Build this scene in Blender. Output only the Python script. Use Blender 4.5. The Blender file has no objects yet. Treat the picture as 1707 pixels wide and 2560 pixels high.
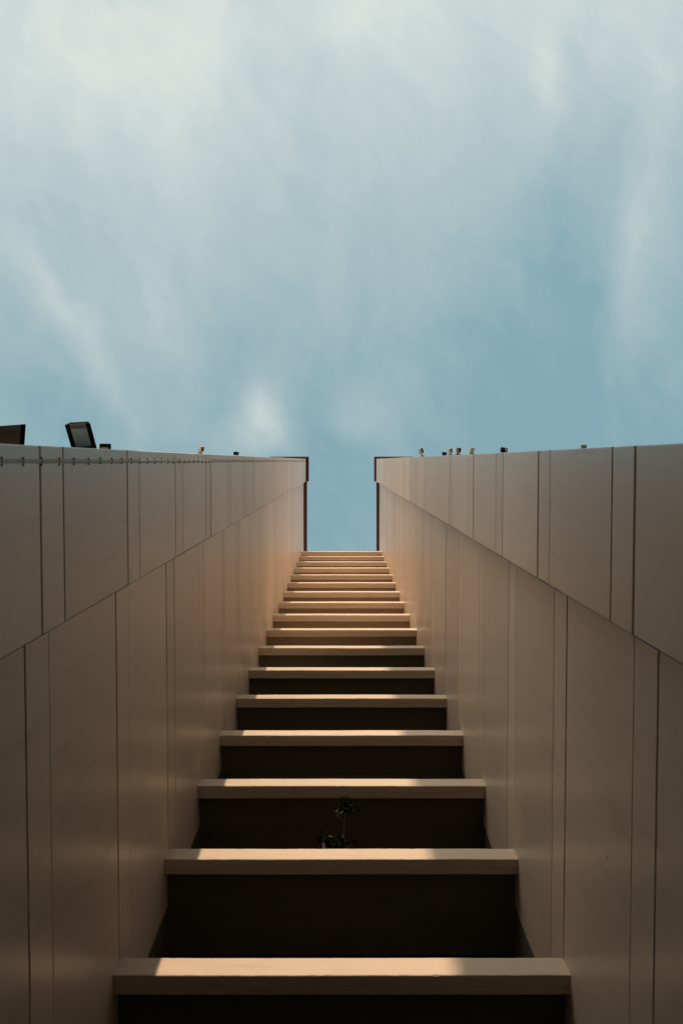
import bpy, bmesh, math, random
from mathutils import Vector, Matrix

random.seed(7)
scene = bpy.context.scene
COL = scene.collection
R = math.radians

# ------------------------------------------------------------------ camera
CAM_Z = 1.6
TILT = math.atan(128 / 2613)
cam_data = bpy.data.cameras.new('camera')
cam_data.sensor_fit = 'VERTICAL'
cam_data.sensor_height = 36.0
cam_data.lens = 36.0 * 2613 / 2560
cam_data.clip_start = 0.05
cam_data.clip_end = 2000
cam = bpy.data.objects.new('camera', cam_data)
COL.objects.link(cam)
fwd = Vector((0, math.sin(TILT), math.cos(TILT)))
upv = Vector((0, -math.cos(TILT), math.sin(TILT)))
rgt = fwd.cross(upv)
m3 = Matrix((rgt, upv, -fwd)).transposed()
cam.matrix_world = Matrix.Translation((0, 0, CAM_Z)) @ m3.to_4x4()
scene.camera = cam

# ------------------------------------------------------------------ light
SUN_EL = R(24)
SUN_AZ = math.atan(0.057)            # from straight out of the facade (-Y) towards -X
sun_dir = Vector((-math.sin(SUN_AZ) * math.cos(SUN_EL), -math.cos(SUN_AZ) * math.cos(SUN_EL), math.sin(SUN_EL)))
sd = bpy.data.lights.new('sun', 'SUN')
sd.energy = 3.6
sd.angle = R(0.5)
sd.color = (1.0, 0.73, 0.49)
sun = bpy.data.objects.new('sun', sd)
COL.objects.link(sun)
sun.rotation_euler = sun_dir.to_track_quat('Z', 'Y').to_euler()
sun.location = (0, -30, 80)

world = bpy.data.worlds.new('World')
scene.world = world
world.use_nodes = True
nt = world.node_tree
nt.nodes.clear()


def N(tree, typ, **kw):
    n = tree.nodes.new(typ)
    for k, v in kw.items():
        setattr(n, k, v)
    return n


class G:
    """small helper to write shader maths"""
    def __init__(self, tree):
        self.t = tree

    def put(self, sock, v):
        if isinstance(v, bpy.types.NodeSocket):
            self.t.links.new(v, sock)
        else:
            sock.default_value = v

    def m(self, op, a, b=None, c=None, clamp=False):
        n = N(self.t, 'ShaderNodeMath', operation=op, use_clamp=clamp)
        self.put(n.inputs[0], a)
        if b is not None:
            self.put(n.inputs[1], b)
        if c is not None:
            self.put(n.inputs[2], c)
        return n.outputs[0]

    def xyz(self, a, b, c):
        n = N(self.t, 'ShaderNodeCombineXYZ')
        for i, v in enumerate((a, b, c)):
            self.put(n.inputs[i], v)
        return n.outputs[0]

    def noise(self, vec, scale, detail=4.0, rough=0.55, dist=0.0):
        n = N(self.t, 'ShaderNodeTexNoise')
        self.put(n.inputs['Vector'], vec)
        n.inputs['Scale'].default_value = scale
        n.inputs['Detail'].default_value = detail
        n.inputs['Roughness'].default_value = rough
        n.inputs['Distortion'].default_value = dist
        return n.outputs['Fac']

    def ramp(self, x, a, b, lo=0.0, hi=1.0):
        n = N(self.t, 'ShaderNodeMapRange', interpolation_type='SMOOTHSTEP')
        self.put(n.inputs['Value'], x)
        n.inputs['From Min'].default_value = a
        n.inputs['From Max'].default_value = b
        n.inputs['To Min'].default_value = lo
        n.inputs['To Max'].default_value = hi
        return n.outputs['Result']

    def mix(self, f, a, b, typ='MIX'):
        n = N(self.t, 'ShaderNodeMix', data_type='RGBA', blend_type=typ)
        self.put(n.inputs['Factor'], f)
        self.put(n.inputs['A'], a)
        self.put(n.inputs['B'], b)
        return n.outputs['Result']


SKY_STRENGTH = 0.1
g = G(nt)
tc = N(nt, 'ShaderNodeTexCoord')
sky = N(nt, 'ShaderNodeTexSky', sky_type='NISHITA')
sky.sun_disc = False
sky.sun_elevation = SUN_EL
sky.sun_rotation = math.pi + SUN_AZ
sky.altitude = 50
sky.air_density = 1.0
sky.dust_density = 2.0
sky.ozone_density = 1.0
sep = N(nt, 'ShaderNodeSeparateXYZ')
nt.links.new(tc.outputs['Generated'], sep.inputs[0])
dz = g.m('MAXIMUM', sep.outputs[2], 0.08)
cu = g.m('DIVIDE', sep.outputs[0], dz)          # thin cloud sheet overhead, as plane coordinates
cv = g.m('DIVIDE', sep.outputs[1], dz)
P = g.xyz(cu, cv, 0.0)
# soft warp of the sheet
wn = N(nt, 'ShaderNodeTexNoise')
nt.links.new(P, wn.inputs['Vector'])
wn.inputs['Scale'].default_value = 5.0
wn.inputs['Detail'].default_value = 6.0
ws = N(nt, 'ShaderNodeVectorMath', operation='SUBTRACT')
nt.links.new(wn.outputs['Color'], ws.inputs[0])
ws.inputs[1].default_value = (0.5, 0.5, 0.5)
wm = N(nt, 'ShaderNodeVectorMath', operation='MULTIPLY_ADD')
nt.links.new(ws.outputs[0], wm.inputs[0])
wm.inputs[1].default_value = (0.12, 0.12, 0)
nt.links.new(P, wm.inputs[2])
PW = wm.outputs[0]


def stretched(vec, theta, across, along, ox=0.0, oy=0.0):
    """coordinates for fibres that run in the direction theta (degrees) of the cloud sheet"""
    rot = N(nt, 'ShaderNodeMapping')
    nt.links.new(vec, rot.inputs['Vector'])
    rot.inputs['Rotation'].default_value = (0, 0, R(90 - theta))
    sc_ = N(nt, 'ShaderNodeMapping')
    nt.links.new(rot.outputs[0], sc_.inputs['Vector'])
    sc_.inputs['Scale'].default_value = (across, along, 1)
    sc_.inputs['Location'].default_value = (ox, oy, 0)
    return sc_.outputs[0]


swp = N(nt, 'ShaderNodeSeparateXYZ')
nt.links.new(PW, swp.inputs[0])
wu, wv = swp.outputs[0], swp.outputs[1]


def blob(u0, v0, ru, rv, ang=0.0):
    """soft cloud patch at a place of the sheet"""
    c, s = math.cos(ang), math.sin(ang)
    du = g.m('SUBTRACT', wu, u0)
    dv = g.m('SUBTRACT', wv, v0)
    a = g.m('ADD', g.m('MULTIPLY', du, c / ru), g.m('MULTIPLY', dv, s / ru))
    b = g.m('ADD', g.m('MULTIPLY', du, -s / rv), g.m('MULTIPLY', dv, c / rv))
    r2 = g.m('ADD', g.m('MULTIPLY', a, a), g.m('MULTIPLY', b, b))
    return g.m('EXPONENT', g.m('MULTIPLY', r2, -1.0))


def px(x, y):
    return (x - 784) / 2400, (y - 1058) / 2400


veil = g.m('ADD', g.m('MULTIPLY', wv, -1.35), g.m('MULTIPLY', wu, -0.30))
veil = g.m('ADD', g.m('MINIMUM', g.m('MAXIMUM', veil, 0.0), 0.56), 0.025)
streak = g.noise(stretched(PW, 97, 9, 2.4, 3.1, 0.4), 1.0, 8, 0.62)
soft = g.noise(stretched(PW, 55, 6, 3.2, 1.7, 5.2), 1.0, 6, 0.52)
fine = g.noise(stretched(PW, 36, 30, 6, 0.3, 2.2), 1.0, 9, 0.68, 0.8)
wisp = g.noise(stretched(PW, 72, 22, 7, 4.3, 1.2), 1.0, 9, 0.66, 0.4)
tex = g.m('ADD', g.m('MULTIPLY', g.m('SUBTRACT', streak, 0.5), 0.50), g.m('MULTIPLY', g.m('SUBTRACT', soft, 0.5), 0.46))
tex = g.m('ADD', tex, g.m('MULTIPLY', g.m('SUBTRACT', fine, 0.5), 0.22))
tex = g.m('ADD', tex, g.m('MULTIPLY', g.m('SUBTRACT', wisp, 0.5), 0.24))
brk = g.m('ADD', 0.25, g.m('MULTIPLY', g.noise(stretched(PW, 60, 28, 16, 2.0, 7.0), 1.0, 8, 0.62), 1.5))
f = g.m('ADD', veil, tex)
for (x, y, rx, ry, an, amp) in (
        (330, 190, 330, 210, 0.5, 0.30), (610, 965, 70, 100, 0.25, 0.52), (540, 1010, 120, 60, 0, 0.16), (640, 600, 260, 260, 0, 0.07), (860, 960, 70, 60, 0, 0.22),
        (110, 690, 48, 190, -0.6, 0.30), (230, 900, 30, 130, -0.6, 0.2), (330, 750, 120, 260, 0, 0.16), (1470, 620, 50, 330, 0.1, 0.24),
        (1450, 120, 220, 220, 0, 0.22), (1230, 200, 40, 130, 0.1, 0.16), (1240, 640, 260, 330, 0, -0.10), (90, 960, 110, 90, 0, -0.10),
        (900, 90, 330, 120, 0, 0.14)):
    u0, v0 = px(x, y)
    f = g.m('ADD', f, g.m('MULTIPLY', g.m('MULTIPLY', blob(u0, v0, rx / 2400, ry / 2400, an), brk), amp))
f = g.m('MAXIMUM', g.m('MINIMUM', f, 0.97), 0.0)
hz = g.ramp(sep.outputs[2], 0.0, 0.25)
f = g.m('ADD', g.m('MULTIPLY', f, hz), g.m('MULTIPLY', g.m('SUBTRACT', 1.0, hz), 0.45))
CL = 1.0 / SKY_STRENGTH
milky = (0.338 * CL, 0.583 * CL, 0.64 * CL, 1)
base = g.mix(0.6, sky.outputs['Color'], milky)      # hazy air
# thin cloud scatters forward: it whitens towards the sun
vd = N(nt, 'ShaderNodeVectorMath', operation='DOT_PRODUCT')
nt.links.new(tc.outputs['Generated'], vd.inputs[0])
vd.inputs[1].default_value = sun_dir
fwd_sc = g.m('POWER', g.m('MAXIMUM', vd.outputs['Value'], 0.0), 14.0)
cloud = g.mix(fwd_sc, (0.665 * CL, 0.725 * CL, 0.70 * CL, 1), (10.0 * CL, 8.3 * CL, 6.2 * CL, 1))
col = g.mix(f, base, cloud)
bg = N(nt, 'ShaderNodeBackground')
nt.links.new(col, bg.inputs['Color'])
bg.inputs['Strength'].default_value = SKY_STRENGTH
wo = N(nt, 'ShaderNodeOutputWorld')
nt.links.new(bg.outputs[0], wo.inputs['Surface'])

scene.view_settings.view_transform = 'Standard'
scene.view_settings.look = 'None'
scene.view_settings.exposure = 0.0
scene.view_settings.gamma = 1.0
scene.view_settings.use_curve_mapping = False
scene.render.engine = 'CYCLES'
scene.cycles.max_bounces = 10
scene.cycles.diffuse_bounces = 6
scene.cycles.glossy_bounces = 4
scene.cycles.use_denoising = True
scene.cycles.sample_clamp_indirect = 8.0


# ------------------------------------------------------------------ materials
def new_mat(name):
    m = bpy.data.materials.new(name)
    m.use_nodes = True
    t = m.node_tree
    b = t.nodes['Principled BSDF']
    return m, t, G(t), b


def plaster(name, col, var=0.10, rough=0.62, streaks=0.12, spots=True, bump=0.25, streak_axis='z', spec=0.3):
    """painted render: cloudy tone, washed-down streaks, specks, fine grain"""
    m, t, q, b = new_mat(name)
    geo = N(t, 'ShaderNodeNewGeometry')
    pos = geo.outputs['Position']
    oi = N(t, 'ShaderNodeObjectInfo')
    big = q.noise(pos, 0.55, 4, 0.55)
    med = q.noise(pos, 3.2, 5, 0.6)
    mp = N(t, 'ShaderNodeMapping')
    t.links.new(pos, mp.inputs['Vector'])
    mp.inputs['Scale'].default_value = (5, 5, 0.35) if streak_axis == 'z' else (0.5, 6, 6)
    run = q.noise(mp.outputs[0], 1.6, 6, 0.65)
    run = q.ramp(run, 0.50, 0.78)
    v = q.m('ADD', 1.0 - var * 0.9, q.m('MULTIPLY', big, var))
    v = q.m('ADD', v, q.m('MULTIPLY', q.m('SUBTRACT', med, 0.5), var * 0.9))
    v = q.m('ADD', v, q.m('MULTIPLY', q.m('SUBTRACT', oi.outputs['Random'], 0.5), 0.15))
    v = q.m('SUBTRACT', v, q.m('MULTIPLY', run, streaks))
    c = q.mix(1.0, (*col, 1), q.xyz(v, v, v), 'MULTIPLY')
    dirt = (col[0] * 0.42, col[1] * 0.40, col[2] * 0.40, 1)
    if spots:
        vo = N(t, 'ShaderNodeTexVoronoi')
        wp = q.noise(pos, 9.0, 2, 0.5)
        vadd = N(t, 'ShaderNodeVectorMath', operation='MULTIPLY_ADD')
        t.links.new(q.xyz(wp, wp, wp), vadd.inputs[0])
        vadd.inputs[1].default_value = (0.06, 0.05, 0.09)
        t.links.new(pos, vadd.inputs[2])
        t.links.new(vadd.outputs[0], vo.inputs['Vector'])
        vo.inputs['Scale'].default_value = 1.1
        vo.inputs['Randomness'].default_value = 1.0
        gate = q.ramp(q.noise(pos, 0.4, 2), 0.46, 0.60)
        sp = q.m('MULTIPLY', q.ramp(vo.outputs['Distance'], 0.018, 0.040, 1.0, 0.0), gate)
        c = q.mix(q.m('MULTIPLY', sp, 0.85), c, dirt)
        sm = q.ramp(q.noise(pos, 1.3, 8, 0.7, 0.6), 0.66, 0.80)
        c = q.mix(q.m('MULTIPLY', sm, 0.35), c, dirt)
    t.links.new(c, b.inputs['Base Color'])
    b.inputs['Roughness'].default_value = rough
    t.links.new(q.m('ADD', rough - 0.1, q.m('MULTIPLY', med, 0.2)), b.inputs['Roughness'])
    b.inputs['Specular IOR Level'].default_value = spec
    bp = N(t, 'ShaderNodeBump')
    bp.inputs['Strength'].default_value = bump
    bp.inputs['Distance'].default_value = 0.006
    hgt = q.m('ADD', q.noise(pos, 60, 3, 0.6), q.m('MULTIPLY', q.noise(pos, 2.0, 3, 0.5), 2.5))
    t.links.new(hgt, bp.inputs['Height'])
    t.links.new(bp.outputs[0], b.inputs['Normal'])
    return m


def simple(name, col, rough=0.5, metal=0.0, var=0.15, scale=8.0, spec=0.5):
    m, t, q, b = new_mat(name)
    tcn = N(t, 'ShaderNodeTexCoord')
    n = q.noise(tcn.outputs['Object'], scale, 5, 0.6)
    v = q.m('ADD', 1.0 - var, q.m('MULTIPLY', n, 2 * var))
    c = q.mix(1.0, (*col, 1), q.xyz(v, v, v), 'MULTIPLY')
    t.links.new(c, b.inputs['Base Color'])
    t.links.new(q.m('ADD', max(0.02, rough - 0.08), q.m('MULTIPLY', n, 0.16)), b.inputs['Roughness'])
    b.inputs['Metallic'].default_value = metal
    b.inputs['Specular IOR Level'].default_value = spec
    return m


M_WALL = plaster('beige_render', (0.80, 0.672, 0.563), var=0.15, streaks=0.14, rough=0.34, bump=0.05, spec=0.5)
M_LEDGE = plaster('ledge_render', (0.60, 0.50, 0.405), var=0.15, streaks=0.16, streak_axis='x')
M_JOINT = simple('joint_shadow_gap_sealant', (0.030, 0.024, 0.018), 0.9, scale=3)
M_DECK = simple('dimmed_deck_concrete', (0.12, 0.11, 0.095), 0.85, scale=2, spec=0.2)  # lower decks, colour darkened to cut bounced sunlight
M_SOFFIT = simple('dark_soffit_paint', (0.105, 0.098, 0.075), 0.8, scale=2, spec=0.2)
M_SOFFIT_LIT = simple('bounce_lit_soffit', (0.22, 0.17, 0.125), 0.8, scale=2, spec=0.2)  # upper soffits, warm bounce light put into a lighter colour
M_FRAME = simple('dark_window_frame', (0.006, 0.005, 0.004), 0.6, spec=0.1)
M_GLASS = simple('tinted_glass', (0.0035, 0.003, 0.0022), 0.35, var=0.05, spec=0.12)
M_COPING = simple('maroon_coping_paint', (0.085, 0.015, 0.017), 0.5, scale=2)
M_ASPHALT = simple('street_paving', (0.20, 0.18, 0.155), 0.9, scale=3, var=0.25)
M_BLACK = simple('black_housing', (0.003, 0.003, 0.0035), 0.8, spec=0.03)
M_GREY = simple('grey_rim_metal', (0.05, 0.068, 0.085), 0.6, spec=0.1)
M_LENS = simple('floodlight_glass', (0.13, 0.225, 0.31), 0.3, spec=0.3)
M_LENS_TAN = simple('tan_reflection_glass', (0.065, 0.052, 0.045), 0.6, scale=14, var=0.55)  # reflection of the beige wall painted into the glass
M_CONDUIT = plaster('painted_conduit', (0.52, 0.46, 0.38), spots=False)
M_CLIP = simple('dull_clip_metal', (0.26, 0.225, 0.185), 0.6)
M_WHITE = simple('white_lamp_enamel', (0.85, 0.83, 0.79), 0.4, scale=20)
M_AMBER = simple('amber_lamp_cover', (0.55, 0.26, 0.08), 0.4, scale=20)
M_LEAF = simple('dark_leaf', (0.006, 0.010, 0.003), 0.8, scale=12, var=0.5, spec=0.05)
M_LEAF_LIT = simple('sun_tinted_leaf', (0.10, 0.045, 0.018), 0.7, scale=12, var=0.4)  # glimpses of sun on the leaves, put into their colour
M_STEM = simple('sapling_bark', (0.010, 0.007, 0.005), 0.9, scale=30, spec=0.05)
M_BLOCK = plaster('concrete_block', (0.30, 0.26, 0.22), spots=False)
M_ROOF = simple('roof_screed', (0.46, 0.38, 0.29), 0.9, scale=0.6)


# ------------------------------------------------------------------ mesh helpers
def link(name, me, parent=None, loc=None):
    o = bpy.data.objects.new(name, me)
    COL.objects.link(o)
    if parent is not None:
        o.parent = parent
    if loc is not None:
        o.location = loc
    return o


def empty(name, loc=(0, 0, 0)):
    o = bpy.data.objects.new(name, None)
    COL.objects.link(o)
    o.location = loc
    return o


def tag(o, label, cat, group=None):
    o['label'] = label
    o['category'] = cat
    if group:
        o['group'] = group
    return o


def finish(bm, name, mat, smooth=False):
    me = bpy.data.meshes.new(name)
    bmesh.ops.recalc_face_normals(bm, faces=bm.faces)
    bm.to_mesh(me)
    bm.free()
    for mt in (mat if isinstance(mat, (list, tuple)) else [mat]):
        me.materials.append(mt)
    if smooth:
        for p in me.polygons:
            p.use_smooth = True
    return me


def box_bm(bm, x0, x1, y0, y1, z0, z1, bevel=0.0, seg=1, mi=0):
    vs = [bm.verts.new((x, y, z)) for z in (z0, z1) for y in (y0, y1) for x in (x0, x1)]
    fs = [(0, 2, 3, 1), (4, 5, 7, 6), (0, 1, 5, 4), (2, 6, 7, 3), (0, 4, 6, 2), (1, 3, 7, 5)]
    faces = [bm.faces.new([vs[i] for i in f]) for f in fs]
    for fc in faces:
        fc.material_index = mi
    if bevel > 0:
        ed = list({e for fc in faces for e in fc.edges})
        bmesh.ops.bevel(bm, geom=ed, offset=bevel, segments=seg, affect='EDGES', profile=0.5)
    return bm


def box_me(name, mat, x0, x1, y0, y1, z0, z1, bevel=0.0, seg=1):
    return finish(box_bm(bmesh.new(), x0, x1, y0, y1, z0, z1, bevel, seg), name, mat)


def tube_bm(bm, pts, radii, sides=8, mi=0, squash=1.0):
    rings = []
    for i, p in enumerate(pts):
        p = Vector(p)
        a = Vector(pts[max(0, i - 1)])
        b = Vector(pts[min(len(pts) - 1, i + 1)])
        d = (b - a).normalized()
        ref = Vector((1, 0, 0)) if abs(d.x) < 0.9 else Vector((0, 1, 0))
        u = d.cross(ref).normalized()
        w = d.cross(u).normalized()
        r = radii[i] if isinstance(radii, (list, tuple)) else radii
        rings.append([bm.verts.new(p + (u * math.cos(k * 2 * math.pi / sides) + w * squash * math.sin(k * 2 * math.pi / sides)) * r)
                      for k in range(sides)])
    for a, b in zip(rings[:-1], rings[1:]):
        for k in range(sides):
            fc = bm.faces.new((a[k], a[(k + 1) % sides], b[(k + 1) % sides], b[k]))
            fc.material_index = mi
    for ring in (rings[0], rings[-1]):
        fc = bm.faces.new(ring)
        fc.material_index = mi
    return bm


# ------------------------------------------------------------------ dimensions (metres)
FLOOR = 3.085
Y_FRONT = 5.20            # front face of the ledges
Y_BACK = 6.60             # recessed window wall
W = 2.31                  # half clear width between the inner wall faces
W_OUT = {-1: 2.18, 1: 2.12}   # half clear width between the thicker outer bands
Y_EDGE, Y_STEP = -0.11, 1.27
FIN_OUT = 4.25
TOP = CAM_Z + 63.86
LEDGE_TOP0 = CAM_Z + 10.71
LEDGE_H, LEDGE_T = 0.375, 0.205
JOINT_A, JOINT_B = CAM_Z + 7.57, CAM_Z + 8.20

# ------------------------------------------------------------------ ground
gm = bmesh.new()
n = 24
S = 600
vv = [[gm.verts.new((-S + 2 * S * i / n, -S + 2 * S * j / n, 0)) for i in range(n + 1)] for j in range(n + 1)]
for j in range(n):
    for i in range(n):
        gm.faces.new((vv[j][i], vv[j][i + 1], vv[j + 1][i + 1], vv[j + 1][i]))
ground = link('ground', finish(gm, 'ground', M_ASPHALT))
ground['kind'] = 'structure'

# ------------------------------------------------------------------ the tower
tower = tag(empty('apartment_tower', (0, 5, 0)),
            'beige rendered tower seen from its foot, two flanking walls and stacked ledges', 'building')


def child(name, me, parent=tower, at=(0, 0, 0)):
    """child of the tower (or of one of its parts), given in world coordinates"""
    o = bpy.data.objects.new(name, me)
    COL.objects.link(o)
    o.parent = parent
    p = parent
    off = Vector((0, 0, 0))
    while p is not None:
        off += p.location
        p = p.parent
    o.location = Vector(at) - off
    return o


# body behind the recess
child('tower_body', box_me('tower_body', M_WALL, -13, 13, Y_BACK + 0.16, 17, 0, TOP - 2.2, 0.02))

# joints: two per storey, 0.63 m apart
cuts = [0.0]
k = -2
while True:
    for j in (JOINT_A, JOINT_B):
        z = j + k * FLOOR
        if 0.3 < z < TOP - 0.25:
            cuts.append(z)
    k += 1
    if JOINT_A + k * FLOOR > TOP:
        break
cuts = sorted(cuts) + [TOP]

GAP_OUT, GAP_IN = 0.042, 0.034
mesh_cache = {}


def panel_mesh(side, kind, h):
    key = (side, kind, round(h, 3))
    if key in mesh_cache:
        return mesh_cache[key]
    if kind == 'outer':
        x0, x1, y0, y1, bev = W_OUT[side], FIN_OUT, Y_EDGE, Y_STEP, 0.010
    else:
        x0, x1, y0, y1, bev = W, W + 0.06, W / W_OUT[side] * Y_STEP + 0.003, Y_BACK + 0.12, 0.006
    if side < 0:
        x0, x1 = -x1, -x0
    me = box_me('panel', M_WALL, x0, x1, y0, y1, 0, h, bev, 2)
    mesh_cache[key] = me
    return me


for side, word in ((-1, 'left'), (1, 'right')):
    cx0, cx1 = (W + 0.045, FIN_OUT - 0.04)
    core = bmesh.new()
    box_bm(core, *(sorted((side * cx0, side * cx1))), Y_EDGE + 0.05, Y_BACK + 0.14, 0, TOP - 0.01)
    me = finish(core, 'wall_core', M_JOINT)
    wall = child('flank_wall', me)
    wall['label'] = 'tall %s flanking wall of wide beige panels with a thicker outer band' % word
    for z0, z1 in zip(cuts[:-1], cuts[1:]):
        for kind, gap in (('outer', GAP_OUT), ('inner', GAP_IN)):
            a = z0 + (gap / 2 if z0 > 0 else 0)
            b = z1 - (gap / 2 if z1 < TOP else 0)
            pm = panel_mesh(side, kind, b - a)
            child('panel', pm, wall, (side * random.uniform(-0.004, 0.004), 0, a))
    # maroon metal coping, wider over the outer band
    ov = {-1: (0.19, 0.20), 1: (0.13, 0.17)}[side]
    cb = bmesh.new()
    prof = [(W_OUT[side] - ov[0], Y_EDGE - 0.15), (FIN_OUT + 0.12, Y_EDGE - 0.15), (FIN_OUT + 0.12, Y_BACK + 0.4),
            (W - ov[1], Y_BACK + 0.4), (W - ov[1], Y_STEP - 0.01), (W_OUT[side] - ov[0], Y_STEP - 0.01)]
    lo = [cb.verts.new((side * x, y, TOP + 0.003)) for x, y in prof]
    hi = [cb.verts.new((side * x, y, TOP + 0.16)) for x, y in prof]
    cb.faces.new(lo)
    cb.faces.new(hi)
    for i in range(6):
        cb.faces.new((lo[i], lo[(i + 1) % 6], hi[(i + 1) % 6], hi[i]))
    bmesh.ops.bevel(cb, geom=list(cb.edges), offset=0.008, segments=1, affect='EDGES')
    cp = child('coping', finish(cb, 'coping', M_COPING), wall)
    cp['label'] = 'dark maroon metal coping along the wall top'


# ledges: profile swept across the recess, slightly uneven arrises
def ledge_mesh(seed):
    rnd = random.Random(seed)
    bm = bmesh.new()
    y0, y1 = Y_FRONT, Y_FRONT + LEDGE_T
    z0, z1 = -LEDGE_H, 0.0
    b = 0.008
    prof = [(y0, z0 + b), (y0, z0 + 0.5 * (z1 - z0)), (y0, z1 - b), (y0 + b, z1), (y1, z1), (y1, z0 + b), (y1 - b, z0),
            (y0 + 0.135, z0), (y0 + 0.130, z0 + 0.012), (y0 + 0.108, z0 + 0.012), (y0 + 0.103, z0), (y0 + b, z0)]
    segs = 92
    xs = [-W - 0.004 + (2 * W + 0.008) * i / segs for i in range(segs + 1)]
    rings = []
    w1 = [rnd.uniform(0, 6.28) for _ in range(4)]
    for x in xs:
        dzz = 0.0020 * math.sin(x * 1.9 + w1[0]) + 0.0010 * math.sin(x * 5.3 + w1[1])
        dyy = 0.0018 * math.sin(x * 1.4 + w1[2]) + 0.0008 * math.sin(x * 6.1 + w1[3])
        ring = []
        for i, (y, z) in enumerate(prof):
            jz = dzz + (rnd.gauss(0, 0.0006) if i in (0, 11, 2, 3) else 0)
            jy = dyy + (rnd.gauss(0, 0.0006) if i in (0, 11, 2, 3) else 0)
            ring.append(bm.verts.new((x, y + jy, z + jz)))
        rings.append(ring)
    # a few chipped lower arrises
    for _ in range(3):
        r = rings[rnd.randrange(3, segs - 3)]
        r[0].co.z += rnd.uniform(0.003, 0.012)
        r[11].co.y += rnd.uniform(0.004, 0.010)
    np_ = len(prof)
    for a, c in zip(rings[:-1], rings[1:]):
        for i in range(np_):
            bm.faces.new((a[i], a[(i + 1) % np_], c[(i + 1) % np_], c[i]))
    bm.faces.new(rings[0])
    bm.faces.new(rings[-1])
    return finish(bm, 'ledge', M_LEDGE)


deck_me = box_me('deck', M_DECK, -W - 0.003, W + 0.003, Y_FRONT + LEDGE_T + 0.001, Y_BACK - 0.003, -0.13, -0.012)
N_BOARD = 2
B_W = (Y_BACK - 0.006 - (Y_FRONT + LEDGE_T + 0.004)) / N_BOARD
soffit_me = box_me('soffit_board', M_SOFFIT, -W + 0.004, W - 0.004, 0.002, B_W - 0.002, -0.16, -0.134, 0.001)
win_frame = bmesh.new()
H_WIN = FLOOR - 0.02
box_bm(win_frame, -W + 0.005, W - 0.005, Y_BACK, Y_BACK + 0.10, 0.0, 0.09)
box_bm(win_frame, -W + 0.005, W - 0.005, Y_BACK, Y_BACK + 0.10, H_WIN - 0.30, H_WIN)
for sx in (-1, 1):
    box_bm(win_frame, *sorted((sx * (W - 0.10), sx * (W - 0.005))), Y_BACK + 0.001, Y_BACK + 0.099, 0.09, H_WIN - 0.30)
win_frame_me = finish(win_frame, 'window', M_FRAME)
bounce_panel_me = box_me('bounce_panel', M_WALL, -0.733, 0.733, 0.03, 0.09, 0.088, H_WIN - 0.302)  # added light panel that throws sun back into the recess
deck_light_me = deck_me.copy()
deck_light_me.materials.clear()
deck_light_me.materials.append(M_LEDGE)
soffit_lit_me = soffit_me.copy()
soffit_lit_me.materials.clear()
soffit_lit_me.materials.append(M_SOFFIT_LIT)
pane_me = box_me('pane', M_GLASS, -0.733, 0.733, 0.045, 0.06, 0.088, H_WIN - 0.302)

shade_sheet_me = box_me('recess_shade_sheet', M_SOFFIT, -0.012, 0.0, 5.92, Y_BACK - 0.008, 0.0, FLOOR - 0.165)  # dark sheet imitating the shade at the back of the recess
ledge_mes = [ledge_mesh(s) for s in range(20)]
NL = 17
ledge_tops = [LEDGE_TOP0 + i * FLOOR for i in range(-3, NL)]
for i, zt in enumerate(ledge_tops):
    lg = child('ledge', ledge_mes[i], tower, (0, 0, zt))
    child('deck', deck_light_me if i >= 10 else deck_me, lg, (0, 0, zt))  # pale upper decks for more bounce light, darkened lower ones for less
    # upper storeys get panels added to bounce warm sun, the lower ones dark glass
    vis = i - 2                                  # 1 = lowest ledge in view
    solid = 3 if vis >= 8 else (2 if vis == 7 else (1 if vis == 6 else 0))
    for k_ in range(N_BOARD):
        child('soffit_board', soffit_lit_me if vis >= 8 else soffit_me, lg,
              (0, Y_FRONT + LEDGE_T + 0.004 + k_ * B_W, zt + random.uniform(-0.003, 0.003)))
    if vis < 8 and i > 0:                        # dark sheets added on the recess sides in place of soft shade
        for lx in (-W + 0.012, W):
            child('recess_shade_sheet', shade_sheet_me, lg, (lx, 0, zt - FLOOR + 0.0))
    wd = child('window', win_frame_me, tower, (0, 0, zt - 0.01))
    for b_i, xx in enumerate((-1.475, 0.0, 1.475)):
        if b_i < solid:
            child('bounce_panel', bounce_panel_me, wd, (xx, Y_BACK, zt - 0.01))
        else:
            child('pane', pane_me, wd, (xx, Y_BACK, zt - 0.01))

# ------------------------------------------------------------------ cable conduit with clips on the left outer band
con = tag(empty('cable_conduit', (-2.16, 0, 0)),
          'thin painted cable conduit clipped along the outer edge of the left wall', 'conduit')
cbm = bmesh.new()
rnd = random.Random(3)
pts, z = [], 0.0
while z < TOP - 0.05:
    pts.append((-2.1775 + rnd.uniform(-0.001, 0.001), 0.003 + rnd.uniform(-0.003, 0.003), z))
    z += 0.46
pts.append((-2.1775, 0.003, TOP - 0.03))
tube_bm(cbm, pts, 0.0175, 10, 0, 0.24)
child('pipe', finish(cbm, 'pipe', M_CONDUIT, True), con)
clip = bmesh.new()
box_bm(clip, -0.004, 0.010, -0.031, -0.0175, -0.008, 0.008)
box_bm(clip, -0.004, 0.010, 0.0175, 0.031, -0.008, 0.008)
box_bm(clip, 0.009, 0.012, -0.0176, 0.0176, -0.005, 0.005)
clip_me = finish(clip, 'clip', M_CLIP)
z = CAM_Z + 0.46 * 0.55
while z < TOP - 0.2:
    child('clip', clip_me, con, (-2.178, 0.003 + rnd.uniform(-0.003, 0.003), z + rnd.uniform(-0.02, 0.02)))
    z += 0.46


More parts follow.
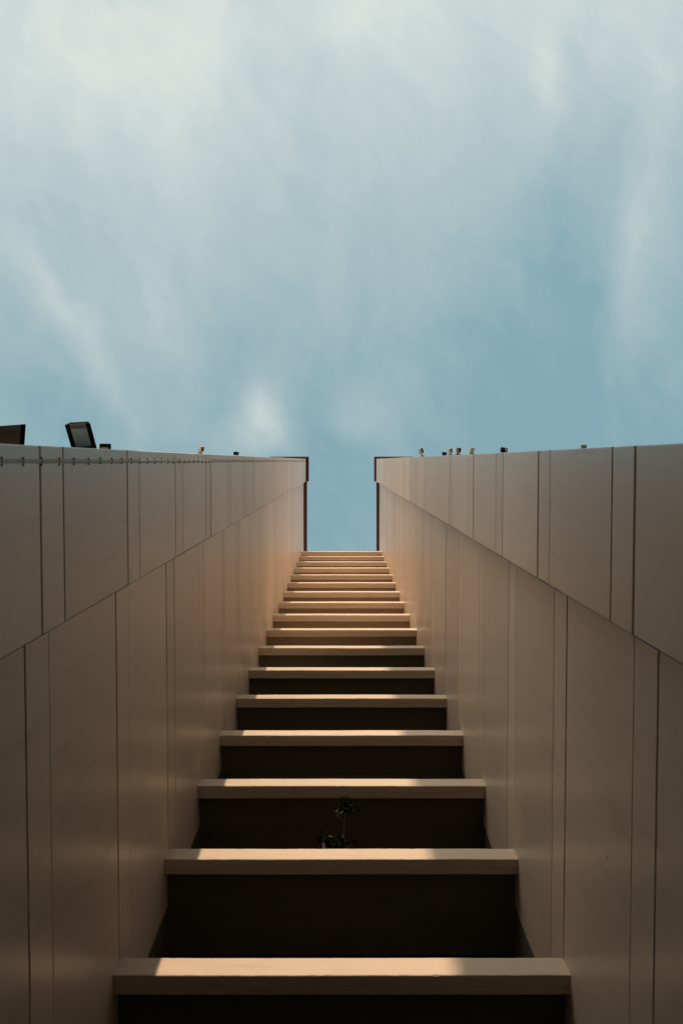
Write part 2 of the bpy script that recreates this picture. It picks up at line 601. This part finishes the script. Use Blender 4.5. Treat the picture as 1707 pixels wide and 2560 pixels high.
# ------------------------------------------------------------------ floodlights on the front of the left wall
def floodlight(loc, w, l, yaw, tiltx, label, lens):
    r = tag(empty('floodlight', loc), label, 'floodlight', 'floodlights on the left wall')
    r.rotation_euler = (tiltx, 0, yaw)
    bm = bmesh.new()
    # tapered housing with open front (faces down)
    t = 0.075
    lo = [bm.verts.new(p) for p in ((-w / 2, -l, 0), (w / 2, -l, 0), (w / 2, 0, 0), (-w / 2, 0, 0))]
    hi = [bm.verts.new(p) for p in ((-w / 2.5, -l * 0.92, t), (w / 2.5, -l * 0.92, t), (w / 2.5, -l * 0.08, t), (-w / 2.5, -l * 0.08, t))]
    bm.faces.new(lo)
    bm.faces.new(hi)
    for i in range(4):
        bm.faces.new((lo[i], lo[(i + 1) % 4], hi[(i + 1) % 4], hi[i]))
    bmesh.ops.bevel(bm, geom=list(bm.edges), offset=0.006, segments=1, affect='EDGES')
    link('housing', finish(bm, 'housing', M_BLACK), r)
    fr = bmesh.new()
    e = 0.042
    box_bm(fr, -w / 2 - 0.008, -w / 2 + e, -l - 0.008, 0.008, -0.022, -0.001, 0.003)
    box_bm(fr, w / 2 - e, w / 2 + 0.008, -l - 0.008, 0.008, -0.022, -0.001, 0.003)
    box_bm(fr, -w / 2 + e + 0.001, w / 2 - e - 0.001, -0.03, 0.007, -0.021, -0.001, 0.003)
    link('frame', finish(fr, 'frame', M_BLACK), r)
    link('rim', box_me('rim', M_GREY, -w / 2 + e + 0.001, w / 2 - e - 0.001, -l - 0.007, -l + 0.055, -0.021, -0.001, 0.003), r)
    link('glass', box_me('glass', lens, -w / 2 + e + 0.001, w / 2 - e - 0.001, -l + 0.057, -0.031, -0.012, -0.002), r)
    br = bmesh.new()
    box_bm(br, -w * 0.32, -w * 0.27, -0.02, 0.14, 0.02, 0.05)
    box_bm(br, w * 0.27, w * 0.32, -0.02, 0.14, 0.02, 0.05)
    box_bm(br, -w * 0.40, w * 0.40, 0.115, 0.14, -0.01, 0.08)
    link('bracket', finish(br, 'bracket', M_BLACK), r)
    return r


# world x for an image column (orig px) and a height above the camera
def wx(xpx, h):
    return (xpx - 853.5) * h / 2613


def wy(ypx, h):
    return (ypx - 1152.5) * h / 2613


floodlight((wx(25, 12.0), -0.15, CAM_Z + 12.0), 0.34, 0.275, R(-4), R(-26),
           'black floodlight at the far left picture edge with a tan reflection coloured into its glass', M_LENS_TAN)
floodlight((wx(205, 12.0), -0.15, CAM_Z + 12.15), 0.27, 0.36, R(-3), R(42),
           'black floodlight with pale blue glass leaning out of the left wall', M_LENS)


# ------------------------------------------------------------------ small lamps along the wall fronts
def spot_lamp(xpx, ypx, h, size, mats, label, group, shape='can', lean=0.0):
    """short lamp standing out from the wall front, its head reaching the image height ypx"""
    reach = Y_EDGE - wy(ypx, h)
    r = tag(empty('spot_lamp', (wx(xpx, h), Y_EDGE, CAM_Z + h)), label, 'lamp', group)
    r.rotation_euler = (R(random.uniform(-6, 6)), 0, lean)
    s = size
    bm = bmesh.new()
    if shape == 'can':
        tube_bm(bm, [(0, -0.30 * reach, 0), (0, -0.36 * reach, 0), (0, -0.94 * reach, 0), (0, -reach, 0)],
                [0.34 * s, 0.5 * s, 0.5 * s, 0.42 * s], 12)
    else:
        box_bm(bm, -0.75 * s, 0.75 * s, -reach, -0.15 * reach, -0.4 * s, 0.4 * s, 0.12 * s, 2)
    link('lamp_body', finish(bm, 'lamp_body', mats[0], shape == 'can'), r)
    lb = bmesh.new()
    box_bm(lb, 0.18 * s, 0.56 * s, -0.97 * reach, -0.45 * reach, -0.56 * s, -0.30 * s, 0.04 * s)
    link('lens', finish(lb, 'lens', mats[1]), r)
    bk = bmesh.new()
    box_bm(bk, -0.16 * s, 0.16 * s, -0.36 * reach, 0.01, -0.16 * s, 0.16 * s)
    box_bm(bk, -0.5 * s, 0.5 * s, -0.03, 0.012, -0.5 * s, 0.5 * s)
    link('bracket', finish(bk, 'bracket', mats[2]), r)
    return r


LG, RG = 'small lamps on the left wall', 'small lamps on the right wall'
spot_lamp(265, 1110, 11.0, 0.075, (M_BLACK, M_GREY, M_WHITE), 'low black bulkhead lamp just right of the blue-glass floodlight', LG, 'box')
spot_lamp(501, 1116, 18.0, 0.085, (M_CONDUIT, M_BLACK, M_CLIP), 'small beige spot lamp with dark lens midway along the left wall', LG, 'can', R(14))
spot_lamp(591, 1130, 22.5, 0.075, (M_BLACK, M_GREY, M_CLIP), 'tiny dark lamp on the left wall nearest the coping', LG, 'box')
spot_lamp(1055, 1121, 29.5, 0.13, (M_WHITE, M_BLACK, M_CONDUIT), 'small white and black lamp on the right wall nearest the coping', RG, 'can', R(-16))
spot_lamp(1110, 1131, 23.6, 0.07, (M_BLACK, M_GREY, M_CLIP), 'tiny flat black lamp low on the right wall edge', RG, 'box')
spot_lamp(1125, 1121.5, 22.4, 0.085, (M_WHITE, M_GREY, M_CONDUIT), 'small white lamp just left of the amber lamp', RG, 'can', R(-6))
spot_lamp(1144, 1120, 21.0, 0.085, (M_AMBER, M_BLACK, M_BLACK), 'small amber lamp with black bracket on the right wall', RG, 'can', R(4))
spot_lamp(1178, 1120, 18.7, 0.075, (M_WHITE, M_WHITE, M_CLIP), 'small all white lamp just right of the amber lamp', RG, 'can', R(3))
spot_lamp(1257, 1119.5, 15.0, 0.065, (M_GREY, M_WHITE, M_BLACK), 'small grey lamp with pale lens on the right wall', RG, 'box', R(10))
spot_lamp(1457, 1113.0, 10.2, 0.036, (M_WHITE, M_WHITE, M_WHITE), 'white lamp barely showing above the right wall, farthest right', RG, 'box')

# ------------------------------------------------------------------ sapling rooted on a ledge
PZ = LEDGE_TOP0 + FLOOR
sap = tag(empty('sapling', (0.03, Y_FRONT + 0.14, PZ - 0.01)),
          'dark leafy sapling growing from the second lowest ledge in view', 'plant')
rnd = random.Random(11)
st = bmesh.new()
main = [(0.00, 0, 0), (0.015, 0.015, 0.5), (0.0, 0.01, 1.0), (0.02, 0.0, 1.5), (0.05, -0.02, 2.02)]
tube_bm(st, main, [0.011, 0.010, 0.008, 0.007, 0.004], 6)
tube_bm(st, [(0.0, 0.01, 1.42), (-0.06, 0.0, 1.60), (-0.09, -0.02, 1.72)], [0.006, 0.005, 0.003], 5)
for a in range(7):
    an = -0.6 + a * 0.62
    tube_bm(st, [(0, 0, 0.02), (0.10 * math.cos(an) - 0.06, -0.03, 0.22 + 0.03 * a), (0.22 * math.cos(an) - 0.12, -0.05, 0.38 + 0.04 * a)],
            [0.007, 0.006, 0.003], 5)
link('stem', finish(st, 'stem', M_STEM, True), sap)


def leaves(centres, count, spread, length, mat, name):
    bm = bmesh.new()
    for _ in range(count):
        c = Vector(rnd.choice(centres)) + Vector([rnd.gauss(0, s) for s in spread])
        d = Vector((rnd.gauss(0, 1), rnd.gauss(-0.3, 0.7), rnd.gauss(0.15, 0.8))).normalized()
        ln = length * rnd.uniform(0.6, 1.25)
        u = d.cross(Vector((rnd.gauss(0, 1), rnd.gauss(0, 1), rnd.gauss(0, 1)))).normalized()
        nn = d.cross(u)
        wdt = ln * 0.20
        a = bm.verts.new(c)
        m1 = bm.verts.new(c + d * ln * 0.45 + u * wdt + nn * ln * 0.05)
        m2 = bm.verts.new(c + d * ln * 0.45 - u * wdt + nn * ln * 0.05)
        mid = bm.verts.new(c + d * ln * 0.5 - nn * ln * 0.04)
        e = bm.verts.new(c + d * ln - nn * ln * 0.12)
        bm.faces.new((a, m1, mid))
        bm.faces.new((a, mid, m2))
        bm.faces.new((m1, e, mid))
        bm.faces.new((mid, e, m2))
    o = link(name, finish(bm, name, mat), sap)
    o['kind'] = 'stuff'
    return o


leaves([(0.05, -0.02, 2.02), (0.07, -0.02, 2.12), (0.04, 0.0, 1.94)], 85, (0.045, 0.04, 0.06), 0.12, M_LEAF, 'foliage')
leaves([(-0.18, -0.03, 0.42), (-0.05, -0.03, 0.35), (0.06, -0.03, 0.36), (-0.26, -0.03, 0.50), (-0.10, -0.02, 0.55)], 120,
       (0.06, 0.05, 0.08), 0.12, M_LEAF, 'foliage')
leaves([(-0.09, -0.03, 1.74), (-0.26, -0.06, 0.45), (-0.2, -0.06, 0.75), (0.03, -0.03, 0.55)], 16, (0.025, 0.02, 0.04), 0.11, M_LEAF_LIT, 'sun_tinted_leaves')


# ------------------------------------------------------------------ office block across the street and an added light blocker (behind the viewer)
def block(name, label, x0, x1, y0, y1, h, floors):
    r = tag(empty(name, ((x0 + x1) / 2, (y0 + y1) / 2, 0)), label, 'building')
    child('wall', box_me('wall', M_BLOCK, x0, x1, y0, y1, 0, h, 0.03), r)
    child('roof', box_me('roof', M_ROOF, x0 + 0.3, x1 - 0.3, y0 + 0.3, y1 - 0.3, h + 0.002, h + 0.05), r)
    fh = h / floors
    nwin = int((x1 - x0) / 3.4)
    pw = (x1 - x0) / nwin
    wm_ = bmesh.new()
    box_bm(wm_, 0, 1.7, -0.02, 0.05, 0, 1.5, 0.01)
    wme = finish(wm_, 'window', M_GLASS)
    sme = box_me('sill', M_BLOCK, -0.08, 1.78, 0.0, 0.12, -0.08, -0.002)
    for i in range(floors):
        for j in range(nwin):
            zz = i * fh + 0.95
            xx = x0 + j * pw + (pw - 1.7) / 2
            wdw = child('window', wme, r, (xx, y1, zz))
            child('sill', sme, wdw, (xx, y1, zz))
    return r


DB = 22.0
X_B = 1.16 - (DB + Y_FRONT) * 0.057
H_B = LEDGE_TOP0 + 6.45 * FLOOR + (DB + Y_FRONT) * math.tan(SUN_EL) / math.cos(SUN_AZ)
block('office_block', 'grey office block across the street, right of the alley, outside the picture', X_B, 34, -DB - 14, -DB, H_B, 13)
block('low_light_blocker', 'low plain block added to shade the lower walls, outside the picture', -42, 40, -19.6, -7.0, 15.9, 5)  # unseen, added to keep sky light off the lower walls
